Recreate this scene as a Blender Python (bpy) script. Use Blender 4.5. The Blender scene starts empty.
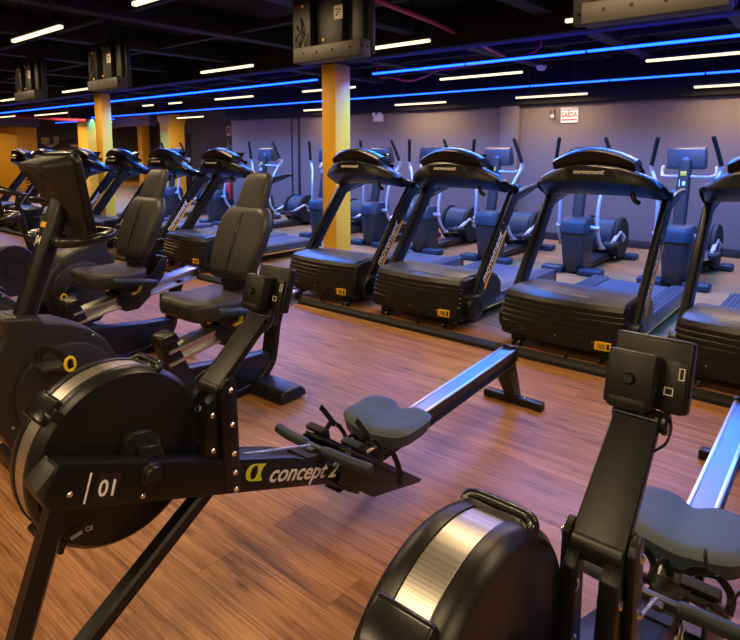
import bpy, bmesh, math, random
from mathutils import Vector, Matrix
random.seed(7)
SC = bpy.context.scene
COL = SC.collection
R = math.radians
PI = math.pi

# ------------------------------------------------------------------ materials
def mat(name, col, rough=.5, metal=0., spec=.5, noise=0., bump=0., scale=60., coat=0.):
    m = bpy.data.materials.new(name); m.use_nodes = True
    nt = m.node_tree; b = nt.nodes['Principled BSDF']
    b.inputs['Base Color'].default_value = (*col, 1)
    b.inputs['Roughness'].default_value = rough
    b.inputs['Metallic'].default_value = metal
    b.inputs['Specular IOR Level'].default_value = spec
    b.inputs['Coat Weight'].default_value = coat
    tc = nt.nodes.new('ShaderNodeTexCoord')
    nz = nt.nodes.new('ShaderNodeTexNoise'); nz.inputs['Scale'].default_value = scale
    nz.inputs['Detail'].default_value = 4
    nt.links.new(tc.outputs['Object'], nz.inputs['Vector'])
    if noise:
        mx = nt.nodes.new('ShaderNodeMix'); mx.data_type = 'RGBA'
        mx.inputs[6].default_value = (*[c*(1-noise) for c in col], 1)
        mx.inputs[7].default_value = (*[min(1, c*(1+noise)) for c in col], 1)
        nt.links.new(nz.outputs['Fac'], mx.inputs[0])
        nt.links.new(mx.outputs[2], b.inputs['Base Color'])
    if bump:
        bp = nt.nodes.new('ShaderNodeBump'); bp.inputs['Strength'].default_value = bump
        bp.inputs['Distance'].default_value = .002
        nt.links.new(nz.outputs['Fac'], bp.inputs['Height'])
        nt.links.new(bp.outputs['Normal'], b.inputs['Normal'])
    return m

def emis(name, col, s):
    m = bpy.data.materials.new(name); m.use_nodes = True
    nt = m.node_tree; nt.nodes.clear()
    o = nt.nodes.new('ShaderNodeOutputMaterial'); e = nt.nodes.new('ShaderNodeEmission')
    e.inputs['Color'].default_value = (*col, 1); e.inputs['Strength'].default_value = s
    nt.links.new(e.outputs[0], o.inputs[0])
    return m

M = {}
M['black'] = mat('satin_black_plastic', (.010, .010, .0105), .33, 0, .38, .25, .15, 400)
M['frame'] = mat('black_powder_coat', (.007, .007, .0075), .32, 0, .36, .2, .25, 700)
M['gloss'] = mat('gloss_black_plastic', (.012, .012, .013), .2, 0, .5, .2)
M['matte'] = mat('matte_black_rubber', (.009, .009, .010), .6, 0, .3, .3, .3, 300)
M['charcoal'] = mat('charcoal_plastic', (.022, .0215, .021), .38, 0, .5, .2, .3, 500)
M['seatgrey'] = mat('grey_rubber_foam', (.045, .068, .098), .55, 0, .4, .12, .2, 500)
M['vinyl'] = mat('charcoal_vinyl', (.024, .024, .025), .45, 0, .5, .2, .25, 250)
M['belt'] = mat('blue_lit_belt_rubber', (.028, .045, .07), .42, 0, .6, .15, .2, 400)  # dark belt, its blue tint stands in for the LED light on it
M['blue_lit_black'] = mat('blue_lit_black_plastic', (.032, .040, .052), .36, 0, .7, .15, .2, 400)  # black plastic with the blue LED light mixed into its colour
M['grip'] = mat('slate_grip_rubber', (.013, .026, .038), .5, 0, .4, .2, .2, 300)
M['alu'] = mat('brushed_aluminium', (.62, .62, .62), .32, .9, .5, .1, .05, 200)
M['steel'] = mat('polished_track_steel', (.20, .21, .23), .33, 1., .5, .05)
M['chrome'] = mat('bright_bolt_steel', (.8, .78, .74), .22, 1.)
M['silver'] = mat('silver_paint_tube', (.55, .56, .58), .35, .5, .5, .1)
M['yellow'] = mat('yellow_painted_column', (.95, .50, .03), .5, 0, .3, .06, .1, 20)
M['tab'] = mat('yellow_plastic', (.85, .66, .01), .4)
M['sticker'] = mat('orange_warning_label', (.9, .5, .02), .5)
M['stripe'] = mat('orange_stripe', (.95, .50, .02), .5)
M['white'] = mat('white_print', (.92, .92, .9), .5)
M['greyprint'] = mat('grey_print', (.35, .36, .37), .5)
M['beige'] = mat('cream_print', (.7, .66, .58), .5)
M['lime'] = mat('lime_print', (.62, .66, .03), .5)
M['red'] = mat('red_paint', (.55, .03, .03), .45)
M['pipe'] = mat('red_painted_pipe', (.5, .03, .07), .5)
M['wall'] = mat('lilac_grey_wall_paint', (.165, .138, .130), .8, 0, .3, .06, .25, 25)
M['walldark'] = mat('dark_taupe_wall_paint', (.13, .115, .11), .8, 0, .3, .08, .2, 25)
M['ceil'] = mat('black_ceiling_paint', (.006, .006, .007), .75, 0, .3, .3, .2, 8)
M['beam'] = mat('black_ceiling_beam', (.014, .013, .013), .7, 0, .3, .2, .2, 12)
M['skirt'] = mat('black_skirting', (.015, .015, .017), .5)
M['screen'] = mat('dark_screen_glass', (.008, .008, .01), .1)
M['tvback'] = mat('grey_tv_back', (.008, .0077, .0074), .5, 0, .5, .15, .1, 30)
M['bracket'] = mat('grey_steel_bracket', (.045, .041, .036), .5, .2, .5, .12)
M['lampbody'] = mat('black_lamp_housing', (.02, .02, .02), .5)
M['warm'] = emis('warm_tube_light', (1, .74, .42), 2.3)
M['blue_soft'] = emis('soft_blue_led_light', (.0045, .032, 1.), 14)
M['blue'] = emis('blue_led_light', (.0010, .0092, 1.), 60)
M['spark'] = mat('white_plastic', (.6, .6, .6), .5)
M['concrete'] = mat('purple_grey_soffit', (.17, .15, .17), .8)

def vented(name, base, hole, scale, rough, metal):
    m = mat(name, base, rough, metal)
    nt = m.node_tree; b = nt.nodes['Principled BSDF']
    tc = nt.nodes.new('ShaderNodeTexCoord')
    ck = nt.nodes.new('ShaderNodeTexVoronoi'); ck.inputs['Scale'].default_value = scale
    ck.inputs['Randomness'].default_value = 0.
    nt.links.new(tc.outputs['Object'], ck.inputs['Vector'])
    rp = nt.nodes.new('ShaderNodeValToRGB')
    rp.color_ramp.elements[0].position = .25; rp.color_ramp.elements[0].color = (*hole, 1)
    rp.color_ramp.elements[1].position = .42; rp.color_ramp.elements[1].color = (*base, 1)
    nt.links.new(ck.outputs['Distance'], rp.inputs[0]); nt.links.new(rp.outputs[0], b.inputs['Base Color'])
    return m
M['mesh'] = vented('perforated_steel_band', (.55, .53, .49), (.26, .25, .23), 330, .34, .85)

def wood():
    m = bpy.data.materials.new('wood_plank_floor'); m.use_nodes = True
    nt = m.node_tree; N = nt.nodes; L = nt.links; b = N['Principled BSDF']
    tc = N.new('ShaderNodeTexCoord')
    br = N.new('ShaderNodeTexBrick'); br.offset = .37; br.offset_frequency = 2
    br.inputs['Scale'].default_value = 1
    br.inputs['Brick Width'].default_value = 1.25; br.inputs['Row Height'].default_value = .18
    br.inputs['Mortar Size'].default_value = .0012; br.inputs['Mortar Smooth'].default_value = .2
    br.inputs['Color1'].default_value = (0, 0, 0, 1); br.inputs['Color2'].default_value = (1, 1, 1, 1)
    br.inputs['Mortar'].default_value = (.5, .5, .5, 1)
    L.new(tc.outputs['Object'], br.inputs['Vector'])
    # grain, stretched along the planks, shifted per plank
    mp = N.new('ShaderNodeMapping'); mp.inputs['Scale'].default_value = (.9, 13, 1)
    L.new(tc.outputs['Object'], mp.inputs['Vector'])
    cmb = N.new('ShaderNodeCombineXYZ'); mu = N.new('ShaderNodeMath'); mu.operation = 'MULTIPLY'; mu.inputs[1].default_value = 9
    L.new(br.outputs['Color'], mu.inputs[0]); L.new(mu.outputs[0], cmb.inputs['X']); L.new(mu.outputs[0], cmb.inputs['Z'])
    ad = N.new('ShaderNodeVectorMath'); ad.operation = 'ADD'
    L.new(mp.outputs[0], ad.inputs[0]); L.new(cmb.outputs[0], ad.inputs[1])
    n1 = N.new('ShaderNodeTexNoise'); n1.inputs['Scale'].default_value = 1.5; n1.inputs['Detail'].default_value = 7
    n1.inputs['Roughness'].default_value = .62; n1.inputs['Distortion'].default_value = .9
    L.new(ad.outputs[0], n1.inputs['Vector'])
    mp2 = N.new('ShaderNodeMapping'); mp2.inputs['Scale'].default_value = (2.2, 70, 1)
    L.new(tc.outputs['Object'], mp2.inputs['Vector'])
    n2 = N.new('ShaderNodeTexNoise'); n2.inputs['Scale'].default_value = 2; n2.inputs['Detail'].default_value = 5
    L.new(mp2.outputs[0], n2.inputs['Vector'])
    r1 = N.new('ShaderNodeValToRGB'); e = r1.color_ramp.elements
    e[0].position = .25; e[0].color = (.14, .060, .022, 1); e[1].position = .75; e[1].color = (.60, .31, .115, 1)
    k = e.new(.47); k.color = (.40, .19, .066, 1)
    L.new(n1.outputs['Fac'], r1.inputs[0])
    mx = N.new('ShaderNodeMix'); mx.data_type = 'RGBA'; mx.blend_type = 'MULTIPLY'; mx.inputs[0].default_value = .85
    r2 = N.new('ShaderNodeValToRGB'); e = r2.color_ramp.elements
    e[0].position = .3; e[0].color = (.40, .35, .31, 1); e[1].position = .58; e[1].color = (1, 1, 1, 1)
    L.new(n2.outputs['Fac'], r2.inputs[0]); L.new(r1.outputs[0], mx.inputs[6]); L.new(r2.outputs[0], mx.inputs[7])
    m3 = N.new('ShaderNodeMix'); m3.data_type = 'RGBA'; m3.blend_type = 'MULTIPLY'; m3.inputs[0].default_value = 1
    r3 = N.new('ShaderNodeValToRGB'); e = r3.color_ramp.elements
    e[0].color = (.88, .86, .84, 1); e[1].color = (1.06, 1.04, 1.02, 1)
    L.new(br.outputs['Color'], r3.inputs[0]); L.new(mx.outputs[2], m3.inputs[6]); L.new(r3.outputs[0], m3.inputs[7])
    m4 = N.new('ShaderNodeMix'); m4.data_type = 'RGBA'; m4.inputs[7].default_value = (.15, .075, .036, 1)
    L.new(br.outputs['Fac'], m4.inputs[0]); L.new(m3.outputs[2], m4.inputs[6])
    vo = N.new('ShaderNodeTexVoronoi'); vo.inputs['Scale'].default_value = 1.0
    mp3 = N.new('ShaderNodeMapping'); mp3.inputs['Scale'].default_value = (2.2, 6.5, 1)
    L.new(tc.outputs['Object'], mp3.inputs['Vector']); L.new(mp3.outputs[0], vo.inputs['Vector'])
    rk = N.new('ShaderNodeValToRGB'); e = rk.color_ramp.elements
    e[0].position = .03; e[0].color = (.32, .25, .2, 1); e[1].position = .13; e[1].color = (1, 1, 1, 1)
    L.new(vo.outputs['Distance'], rk.inputs[0])
    m5 = N.new('ShaderNodeMix'); m5.data_type = 'RGBA'; m5.blend_type = 'MULTIPLY'; m5.inputs[0].default_value = .8
    L.new(m4.outputs[2], m5.inputs[6]); L.new(rk.outputs[0], m5.inputs[7])
    L.new(m5.outputs[2], b.inputs['Base Color'])
    b.inputs['Roughness'].default_value = .46; b.inputs['Specular IOR Level'].default_value = .32
    bp = N.new('ShaderNodeBump'); bp.inputs['Strength'].default_value = .12; bp.inputs['Distance'].default_value = .002
    L.new(n2.outputs['Fac'], bp.inputs['Height']); L.new(bp.outputs[0], b.inputs['Normal'])
    return m
M['wood'] = wood()

# ------------------------------------------------------------------ mesh helpers
def rrect(w, h, r, n=4):
    r = min(r, w/2-1e-4, h/2-1e-4); out = []
    for cx, cy, a0 in ((w/2-r, h/2-r, 0), (-w/2+r, h/2-r, 90), (-w/2+r, -h/2+r, 180), (w/2-r, -h/2+r, 270)):
        for k in range(n+1):
            a = R(a0+90*k/n); out.append((cx+r*math.cos(a), cy+r*math.sin(a)))
    return out

def smooth_path(pts, sub=6, closed=False):
    P = [Vector(p) for p in pts]; n = len(P); out = []
    rng = n if closed else n-1
    for i in range(rng):
        p1, p2 = P[i], P[(i+1) % n]
        p0 = P[(i-1) % n] if (closed or i > 0) else p1*2-p2
        p3 = P[(i+2) % n] if (closed or i < n-2) else p2*2-p1
        for k in range(sub):
            t = k/sub
            out.append(.5*((2*p1)+(p2-p0)*t+(2*p0-5*p1+4*p2-p3)*t*t+(3*p1-p0-3*p2+p3)*t**3))
    if not closed: out.append(P[-1])
    return out

class MB:
    def __init__(s, oy=0.): s.bm = bmesh.new(); s.oy = oy
    def _new(s, b2, mtx=None):
        if mtx is not None: b2.transform(mtx)
        me = bpy.data.meshes.new('t'); b2.to_mesh(me); b2.free(); s.bm.from_mesh(me); bpy.data.meshes.remove(me)
        return s
    def _bev(s, b2, bev, seg=2, ang=25):
        if bev > 0:
            bmesh.ops.recalc_face_normals(b2, faces=b2.faces)
            es = [e for e in b2.edges if len(e.link_faces) == 2 and e.calc_face_angle(0) > R(ang)]
            bmesh.ops.bevel(b2, geom=es, offset=bev, segments=seg, profile=.5, affect='EDGES', clamp_overlap=True)
    def box(s, c, d, bev=.004, rx=0, ry=0, rz=0, seg=2):
        b2 = bmesh.new(); bmesh.ops.create_cube(b2, size=1)
        for v in b2.verts: v.co = Vector((v.co.x*d[0], v.co.y*d[1], v.co.z*d[2]))
        s._bev(b2, min(bev, min(d)*.45), seg)
        m = Matrix.Translation(c) @ Matrix.Rotation(R(rz), 4, 'Z') @ Matrix.Rotation(R(ry), 4, 'Y') @ Matrix.Rotation(R(rx), 4, 'X')
        return s._new(b2, m)
    def prism(s, prof, a, b, bev=.004, axis='x', seg=2):
        f = {'x': lambda t, p: (t, p[0], p[1]), 'y': lambda t, p: (p[0], t, p[1]), 'z': lambda t, p: (p[0], p[1], t)}[axis]
        b2 = bmesh.new()
        A = [b2.verts.new(f(a, p)) for p in prof]; B = [b2.verts.new(f(b, p)) for p in prof]
        n = len(prof)
        b2.faces.new(A); b2.faces.new(B[::-1])
        for i in range(n): b2.faces.new((A[i], B[i], B[(i+1) % n], A[(i+1) % n]))
        bmesh.ops.recalc_face_normals(b2, faces=b2.faces)
        s._bev(b2, bev, seg)
        return s._new(b2)
    def loft(s, rings, cap=True, closed=False):
        b2 = bmesh.new(); V = [[b2.verts.new(p) for p in r] for r in rings]; n = len(rings[0]); k = len(rings)
        for i in range(k if closed else k-1):
            a, b = V[i], V[(i+1) % k]
            for j in range(n): b2.faces.new((a[j], a[(j+1) % n], b[(j+1) % n], b[j]))
        if cap and not closed: b2.faces.new(V[0][::-1]); b2.faces.new(V[-1])
        bmesh.ops.recalc_face_normals(b2, faces=b2.faces)
        return s._new(b2)
    def sweep(s, pts, sec, up=(0, 0, 1), closed=False, cap=True):
        """sec: list of (a,b) or function i,n -> list; a across, b along 'up'"""
        P = [Vector(p) for p in pts]; n = len(P); rings = []
        u = Vector(up).normalized(); prev = None
        for i in range(n):
            if closed: t = P[(i+1) % n]-P[i-1]
            else: t = P[min(i+1, n-1)]-P[max(i-1, 0)]
            t.normalize()
            if prev is None:
                side = t.cross(u)
                if side.length < 1e-3: side = t.cross(Vector((0, 1, .01)))
                side.normalize()
            else:
                side = prev-t*prev.dot(t); side.normalize()
            prev = side; v = side.cross(t)
            S = sec(i, n) if callable(sec) else sec
            rings.append([P[i]+side*a+v*b for a, b in S])
        return s.loft(rings, cap, closed)
    def tube(s, pts, r, n=10, sub=6, closed=False, smooth=True, rnd=True):
        P = smooth_path(pts, sub, closed) if smooth and len(pts) > 2 else [Vector(p) for p in pts]
        circ = [(math.cos(2*PI*k/n), math.sin(2*PI*k/n)) for k in range(n)]
        rr = r if callable(r) else (lambda t: r)
        rad = [rr(i/max(1, len(P)-1)) for i in range(len(P))]
        if rnd and not closed:
            d0 = (P[0]-P[1]).normalized(); d1 = (P[-1]-P[-2]).normalized(); r0, r1 = rad[0], rad[-1]
            P = [P[0]+d0*r0*.5, P[0]+d0*r0*.35]+P+[P[-1]+d1*r1*.35, P[-1]+d1*r1*.5]
            rad = [r0*.45, r0*.8]+rad+[r1*.8, r1*.45]
        return s.sweep(P, lambda i, m: [(a*rad[i], b*rad[i]) for a, b in circ], closed=closed)
    def lathe(s, prof, o, axis, n=40, cap=True):
        ax = Vector(axis).normalized(); a = ax.orthogonal().normalized(); b = ax.cross(a); o = Vector(o)
        rings = [[o+ax*h+(a*math.cos(2*PI*k/n)+b*math.sin(2*PI*k/n))*max(r, 1e-4) for k in range(n)] for r, h in prof]
        return s.loft(rings, cap)
    def cyl(s, p0, p1, r, n=20, bev=.003):
        p0, p1 = Vector(p0), Vector(p1); L = (p1-p0).length; bev = min(bev, r*.5, L*.4)
        return s.lathe([(r-bev, 0), (r, bev), (r, L-bev), (r-bev, L)], p0, p1-p0, n)
    def build(s, name, m, parent=None, ang=32):
        if s.oy: bmesh.ops.translate(s.bm, vec=(0, -s.oy, 0), verts=s.bm.verts)
        me = bpy.data.meshes.new(name); s.bm.to_mesh(me); s.bm.free()
        for p in me.polygons: p.use_smooth = True
        me.set_sharp_from_angle(angle=R(ang))
        me.materials.append(m if not isinstance(m, str) else M[m])
        o = bpy.data.objects.new(name, me); COL.objects.link(o)
        if parent: o.parent = parent
        return o

def empty(name, loc, rz=0.):
    o = bpy.data.objects.new(name, None); COL.objects.link(o); o.empty_display_size = .1
    o.location = loc; o.rotation_euler = (0, 0, rz); return o
def tag(o, label=None, cat=None, group=None, kind=None):
    if label: o['label'] = label
    if cat: o['category'] = cat
    if group: o['group'] = group
    if kind: o['kind'] = kind
    return o
KIDS = {}
def copy_tree(o, parent=None):
    c = o.copy(); COL.objects.link(c)
    if parent: c.parent = parent; c.matrix_parent_inverse = o.matrix_parent_inverse
    for ch in list(o.children): copy_tree(ch, c)
    return c
def struct(name, mb, m):
    o = mb.build(name, m); o['kind'] = 'structure'; return o

def text(name, s, size, o, xdir, ydir, m, parent=None, oy=0., shear=0., bold=0., align='LEFT', ext=.0006, sx=1., space=1.):
    cu = bpy.data.curves.new('t', 'FONT'); cu.body = s; cu.size = size; cu.shear = shear; cu.offset = bold
    cu.align_x = align; cu.extrude = ext; cu.resolution_u = 3; cu.space_character = space
    to = bpy.data.objects.new('t', cu); COL.objects.link(to)
    dg = bpy.context.evaluated_depsgraph_get(); me = bpy.data.meshes.new_from_object(to.evaluated_get(dg))
    bpy.data.objects.remove(to); bpy.data.curves.remove(cu)
    x = Vector(xdir).normalized(); y = Vector(ydir); y = (y-x*y.dot(x)).normalized(); z = x.cross(y)
    mt = Matrix(((x.x*sx, y.x, z.x, o[0]), (x.y*sx, y.y, z.y, o[1]-oy), (x.z*sx, y.z, z.z, o[2]), (0, 0, 0, 1)))
    me.transform(mt); me.name = name
    me.materials.clear(); me.materials.append(M[m])
    ob = bpy.data.objects.new(name, me); COL.objects.link(ob)
    if parent: ob.parent = parent
    return ob

# ------------------------------------------------------------------ rowing machines
OY = 1.7
def rail_top(y): return .304+.058*(y-2.13)
def arc_box(cy, cz, r0, r1, a0, a1, x0, x1, n=8):
    prof = [(cy+r1*math.cos(R(a0+(a1-a0)*k/n)), cz+r1*math.sin(R(a0+(a1-a0)*k/n))) for k in range(n+1)]
    prof += [(cy+r0*math.cos(R(a1+(a0-a1)*k/n)), cz+r0*math.sin(R(a1+(a0-a1)*k/n))) for k in range(n+1)]
    return prof
def make_rower(with_number, cage_shift=0.):
    rt = empty('rowing_machine', (0, OY, 0))
    CY, CZ = .752, .650
    # flywheel cage: two dished side covers, a perforated band, clips
    fh = MB(OY)
    for sgn, xf in ((1, -.010), (-1, -.166)):
        x0 = xf
        pr = [(.0, 0), (.212, 0), (.234, -.004*1), (.246, -.016), (.2505, -.034), (.249, -.046), (.237, -.050), (0, -.050)]
        fh.lathe([(r, h*sgn+x0) for r, h in pr], (0, CY, CZ), (1, 0, 0), 72, cap=False)
    fl = fh.build('flywheel_cover', 'black', rt)
    # raised hub bump on the near cover
    b = MB(OY)
    b.prism([(.722, .62), (.737, .705), (.757, .723), (.817, .716), (.837, .693), (.852, .61)], -.015, .020, .006)
    b.prism([(.757, .62), (.769, .683), (.827, .678), (.847, .61)], .018, .042, .006)
    b.build('bearing_housing', 'gloss', fl)
    w = MB(OY)
    w.lathe([(.222, -.119), (.2455, -.119), (.2455, -.059), (.222, -.059)], (0, CY, CZ), (1, 0, 0), 96, cap=False)
    w.build('perforated_band', 'mesh', rt)
    w = MB(OY)
    w.lathe([(.2, -.125), (.2455, -.125), (.2475, -.1225), (.2455, -.120), (.2, -.120)], (0, CY, CZ), (1, 0, 0), 96, cap=False)
    w.lathe([(.2, -.059), (.2455, -.059), (.2475, -.0565), (.2455, -.054), (.2, -.054)], (0, CY, CZ), (1, 0, 0), 96, cap=False)
    w.build('band_edging', 'alu', rt)
    for a in (134, 222):
        c = MB(OY)
        c.prism(arc_box(CY, CZ, .236, .270, a-8, a+8, 0, 0), -.140, -.035, .009, seg=3)
        c.prism(arc_box(CY, CZ, .236, .262, a-3.2, a+3.2, 0, 0), -.035, -.012, .006)
        c.tube([(-.010, CY+.258*math.cos(R(a+2)), CZ+.258*math.sin(R(a+2))), (-.04, CY+.262*math.cos(R(a+2)), CZ+.262*math.sin(R(a+2)))], .008, 10)
        c.build('cover_clip', 'gloss', rt)
    # lift handle over the top of the cage
    h = MB(OY); a = 63
    def pt(x, r, aa): return (x, CY+r*math.cos(R(aa)), CZ+r*math.sin(R(aa)))
    h.tube([pt(-.150, .238, a), pt(-.152, .252, a-1), pt(-.137, .259, a-2), pt(-.09, .260, a-2), pt(-.043, .259, a-2), pt(-.027, .252, a-1), pt(-.027, .238, a)], .0115, 12)
    h.tube([pt(-.15, .240, a+4), pt(-.135, .247, a+4), pt(-.09, .246, a+4), pt(-.045, .247, a+4), pt(-.03, .240, a+4)], .009, 10)
    h.build('lift_handle', 'gloss', rt)
    # main beam with chamfered nose
    xn, xf = .076, .012
    b = MB(OY)
    b.prism([(.503, .672), (.520, .638), (.545, .628), (.94, .477), (1.24, .362), (1.50, .262), (1.52, .318), (1.43, .375), (1.30, .450), (1.02, .560), (.56, .745), (.540, .750)], xf, xn, .006)
    b.prism([(1.02, .458), (1.55, .232), (1.57, .29), (1.43, .37), (1.30, .445), (1.05, .545)], -.062, .04, .006)
    fr = b.build('main_beam', 'frame', rt)
    k = MB(OY)
    k.prism([(.488, .700), (.512, .640), (.545, .750)], -.012, .071, .008)
    k.build('beam_end_cap', 'charcoal', rt)
    k = MB(OY)
    k.lathe([(.0, .026), (.021, .026), (.025, .021), (.026, .012), (.030, .009), (.031, .0), (0, 0)], (xn-.002, .772, .628), (1, 0, 0), 28, False)
    k.build('frame_knob', 'black', rt)
    def bolt(nm, o, ax, r, h, par): MB(OY).lathe([(0, h), (r*.6, h), (r, h*.35), (r, 0)], o, ax, 12, False).build(nm, 'chrome', par)
    for (y, z) in ((.562, .664), (.748, .572)): bolt('frame_bolt', (xn-.001, y, z), (1, 0, 0), .0075, .006, fr)
    # front leg braces
    for p0, p1 in (((.045, .555, .66), (.045, .335, .05)), ((.045, .965, .475), (.045, .33, .06))):
        L = MB(OY); d = Vector(p1)-Vector(p0)
        sec = [(-.024, -.018), (-.018, -.026), (.018, -.026), (.026, -.018), (.026, .018), (.018, .026), (-.012, .026), (-.024, .014)]
        L.sweep([p0, p1], sec, up=(1, 0, 0)); L.build('leg', 'frame', rt)
    f = MB(OY); f.box((.0, .33, .03), (.5, .06, .05), .012); f.build('front_foot', 'frame', rt)
    # chain post: two upright plates and a back web
    p = MB(OY)
    p.prism([(1.012, .455), (1.070, .435), (1.062, .80), (1.045, .815), (1.018, .805), (1.006, .79)], .064, .080, .003)
    p.prism([(.985, .50), (1.05, .48), (1.058, .79), (1.035, .81), (1.0, .795)], -.050, -.036, .003)
    p.prism([(.945, .545), (1.02, .51), (1.02, .76), (1.0, .77), (.97, .75)], .03, .064, .004)
    p.prism([(.945, .545), (1.02, .51), (1.02, .76), (1.0, .77), (.97, .75)], -.036, -.012, .004)
    p.build('chain_post', 'frame', rt)
    for (y, z) in ((1.040, .775), (1.042, .665), (1.045, .57), (1.047, .508), (1.049, .452)): bolt('post_bolt', (.079, y, z), (1, 0, 0), .009, .008, rt)
    for (y, z) in ((.985, .71), (.982, .60)):
        bolt('post_bolt', (.064, y, z), (1, 0, 0), .009, .005, rt); bolt('post_bolt', (-.013, y, z), (1, 0, 0), .012, .004, rt)
    bolt('post_bolt', (-.049, 1.03, .775), (-1, 0, 0), .01, .012, rt)
    # folding monitor arm
    a = MB(OY)
    a.cyl((-.036, 1.026, .770), (.062, 1.026, .770), .029, 28, .004)
    q0, q1 = Vector((.013, 1.018, .782)), Vector((.016, 1.208, .952))
    d = (q1-q0).normalized(); nrm = Vector((0, -d.z, d.y))
    sec = rrect(.098, .028, .006, 3)
    def asec(i, n):
        s = 1-.10*(i/(n-1)); return [(x*s, y) for x, y in sec]
    a.sweep([q0, q0.lerp(q1, .5), q1], asec, up=nrm)
    ar = a.build('monitor_arm', 'black', rt)
    k = MB(OY)
    k.cyl((-.032, 1.220, .957), (.060, 1.220, .957), .021, 22, .004)
    k.cyl((.060, 1.220, .957), (.074, 1.220, .957), .024, 22, .004)
    k.build('pivot_barrel', 'gloss', ar)
    c = MB(OY); c.tube([(.06, 1.23, .985), (.078, 1.215, .96), (.076, 1.195, .93), (.06, 1.175, .915)], .003, 6); c.build('cable', 'black', ar)
    # performance monitor
    m = MB(OY); mc = Vector((.026, 1.268, 1.048)); tx = -17
    m.box(mc+Vector((0, -.002, -.006)), (.152, .034, .146), .009, rx=tx, seg=3)
    mn = m.build('monitor', 'black', rt)
    rm = Matrix.Rotation(R(tx), 3, 'X')
    m = MB(OY)
    m.box(mc+rm @ Vector((-.025, -.042, -.028)), (.094, .055, .112), .008, rx=tx, seg=3)
    m.box(mc+rm @ Vector((-.025, -.05, -.075)), (.08, .04, .03), .008, rx=tx)
    pk = mc+rm @ Vector((-.025, -.068, -.028))
    m.lathe([(0, .012), (.009, .012), (.011, .008), (.013, 0)], pk, rm @ Vector((0, -1, 0)), 18, False)
    m.box(mc+rm @ Vector((.048, -.018, -.028)), (.04, .014, .104), .003, rx=tx)
    m.build('battery_housing', 'black', mn)
    m = MB(OY)
    for cx, cz, w_, h_ in ((.060, .0, .009, .022), (.040, -.038, .015, .014)):
        for dx, dz, ww, hh in ((0, h_/2, w_+.002, .002), (0, -h_/2, w_+.002, .002), (w_/2, 0, .002, h_), (-w_/2, 0, .002, h_)):
            m.box(mc+rm @ Vector((cx+dx, -.0262, cz+dz)), (ww, .003, hh), 0, rx=tx)
    m.build('port_rim', 'beige', mn)
    m = MB(OY)
    m.box(mc+rm @ Vector((0, .0175, .005)), (.125, .002, .115), .0005, rx=tx); m.build('screen', 'screen', mn)
    # chain and handle
    c = MB(OY)
    P0, P1 = Vector((0, .90, .565)), Vector((.02, 1.05, .535)); P2 = Vector((.03, 1.415, .432))
    pts = smooth_path([P0, P1, P2], 22)
    for i, (u, v) in enumerate(zip(pts[:-1], pts[1:])):
        d = v-u; n = max(1, int(d.length/.008))
        for j in range(n):
            q = u+d*(j+.5)/n
            c.cyl(q-d.normalized()*.0028, q+d.normalized()*.0028, .0052 if (i*n+j) % 2 else .004, 6, .001)
    c.build('chain', 'alu', rt)
    h = MB(OY); hx, hy, hz = .03, 1.44, .412
    h.box((hx, hy, hz-.002), (.105, .024, .03), .008)
    h.box((hx, hy-.02, hz-.002), (.035, .03, .022), .006)
    hd = h.build('handle', 'charcoal', rt)
    for s in (-1, 1):
        g = MB(OY)
        g.tube([(hx+s*.048, hy+.001, hz), (hx+s*.085, hy+.004, hz), (hx+s*.16, hy+.014, hz-.006), (hx+s*.235, hy+.034, hz-.012)], .0195, 14)
        g.build('grip', 'grip', hd)
    c = MB(OY)
    c.prism([(1.355, .425), (1.36, .405), (1.47, .36), (1.48, .38), (1.46, .40), (1.40, .413)], -.03, .075, .004)
    c.build('handle_holder', 'matte', rt)
    # foot stretcher
    f = MB(OY)
    for x0, x1 in ((.115, .128), (-.128, -.115)):
        f.prism([(1.47, .30), (1.53, .385), (1.60, .36), (1.99, .078), (1.975, .068), (1.66, .15), (1.56, .23), (1.49, .28)], x0, x1, .004)
    f.box((0, 1.56, .24), (.25, .08, .05), .008, rx=-35)
    st = f.build('foot_stretcher', 'frame', rt)
    for s in (-1, 1):
        fb = MB(OY); xc = s*.095
        d = Vector((0, .78, -.60)).normalized()
        nn = Vector((0, .60, .78))
        c0 = Vector((xc, 1.555, .375))
        fb.sweep([c0+d*t for t in (0, .02, .17, .30, .325)], lambda i, n: [(x*(1, 1.1, 1.12, .95, .8)[i], y) for x, y in rrect(.092, .014, .006, 3)], up=nn)
        for t in (.04, .075, .11): fb.box(c0+d*t+nn*.012, (.05, .008, .012), .003, rx=-38)
        # toe piece and heel cup
        fb.prism([(1.56, .385), (1.553, .402), (1.583, .410), (1.60, .395), (1.61, .35)], xc-.045, xc+.045, .005)
        fo = fb.build('footplate', 'matte', rt)
        sp = MB(OY)
        a0, a1, a2 = c0+d*.13+Vector((-.055, 0, 0)), c0+d*.10+nn*.075, c0+d*.13+Vector((.055, 0, 0))
        flat = [(x, y) for x, y in rrect(.022, .004, .0015, 1)]
        sp.sweep(smooth_path([a0, a0+nn*.05, a1+Vector((-.02, 0, 0)), a1+Vector((.025, 0, 0)), a2+nn*.045, a2], 5), flat, up=d)
        sp.sweep(smooth_path([a1, a1+nn*.02-d*.07, a1+nn*.035-d*.13], 5), flat, up=(1, 0, 0))
        sp.sweep(smooth_path([a2+nn*.02, a2+nn*.055+Vector((.02, .02, .0)), a2+nn*.02+d*.10+Vector((.035, 0, 0)), a2-nn*.03+d*.17+Vector((.02, 0, 0))], 6), flat, up=(1, 0, 0))
        sp.build('strap', 'matte', fo)
        sp = MB(OY)
        sp.box(c0+d*.10+nn*.078+Vector((0.01, 0, 0)), (.032, .03, .014), .003, rx=-38)
        sp.build('buckle', 'gloss', fo)
    # monorail
    r = MB(OY)
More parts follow.
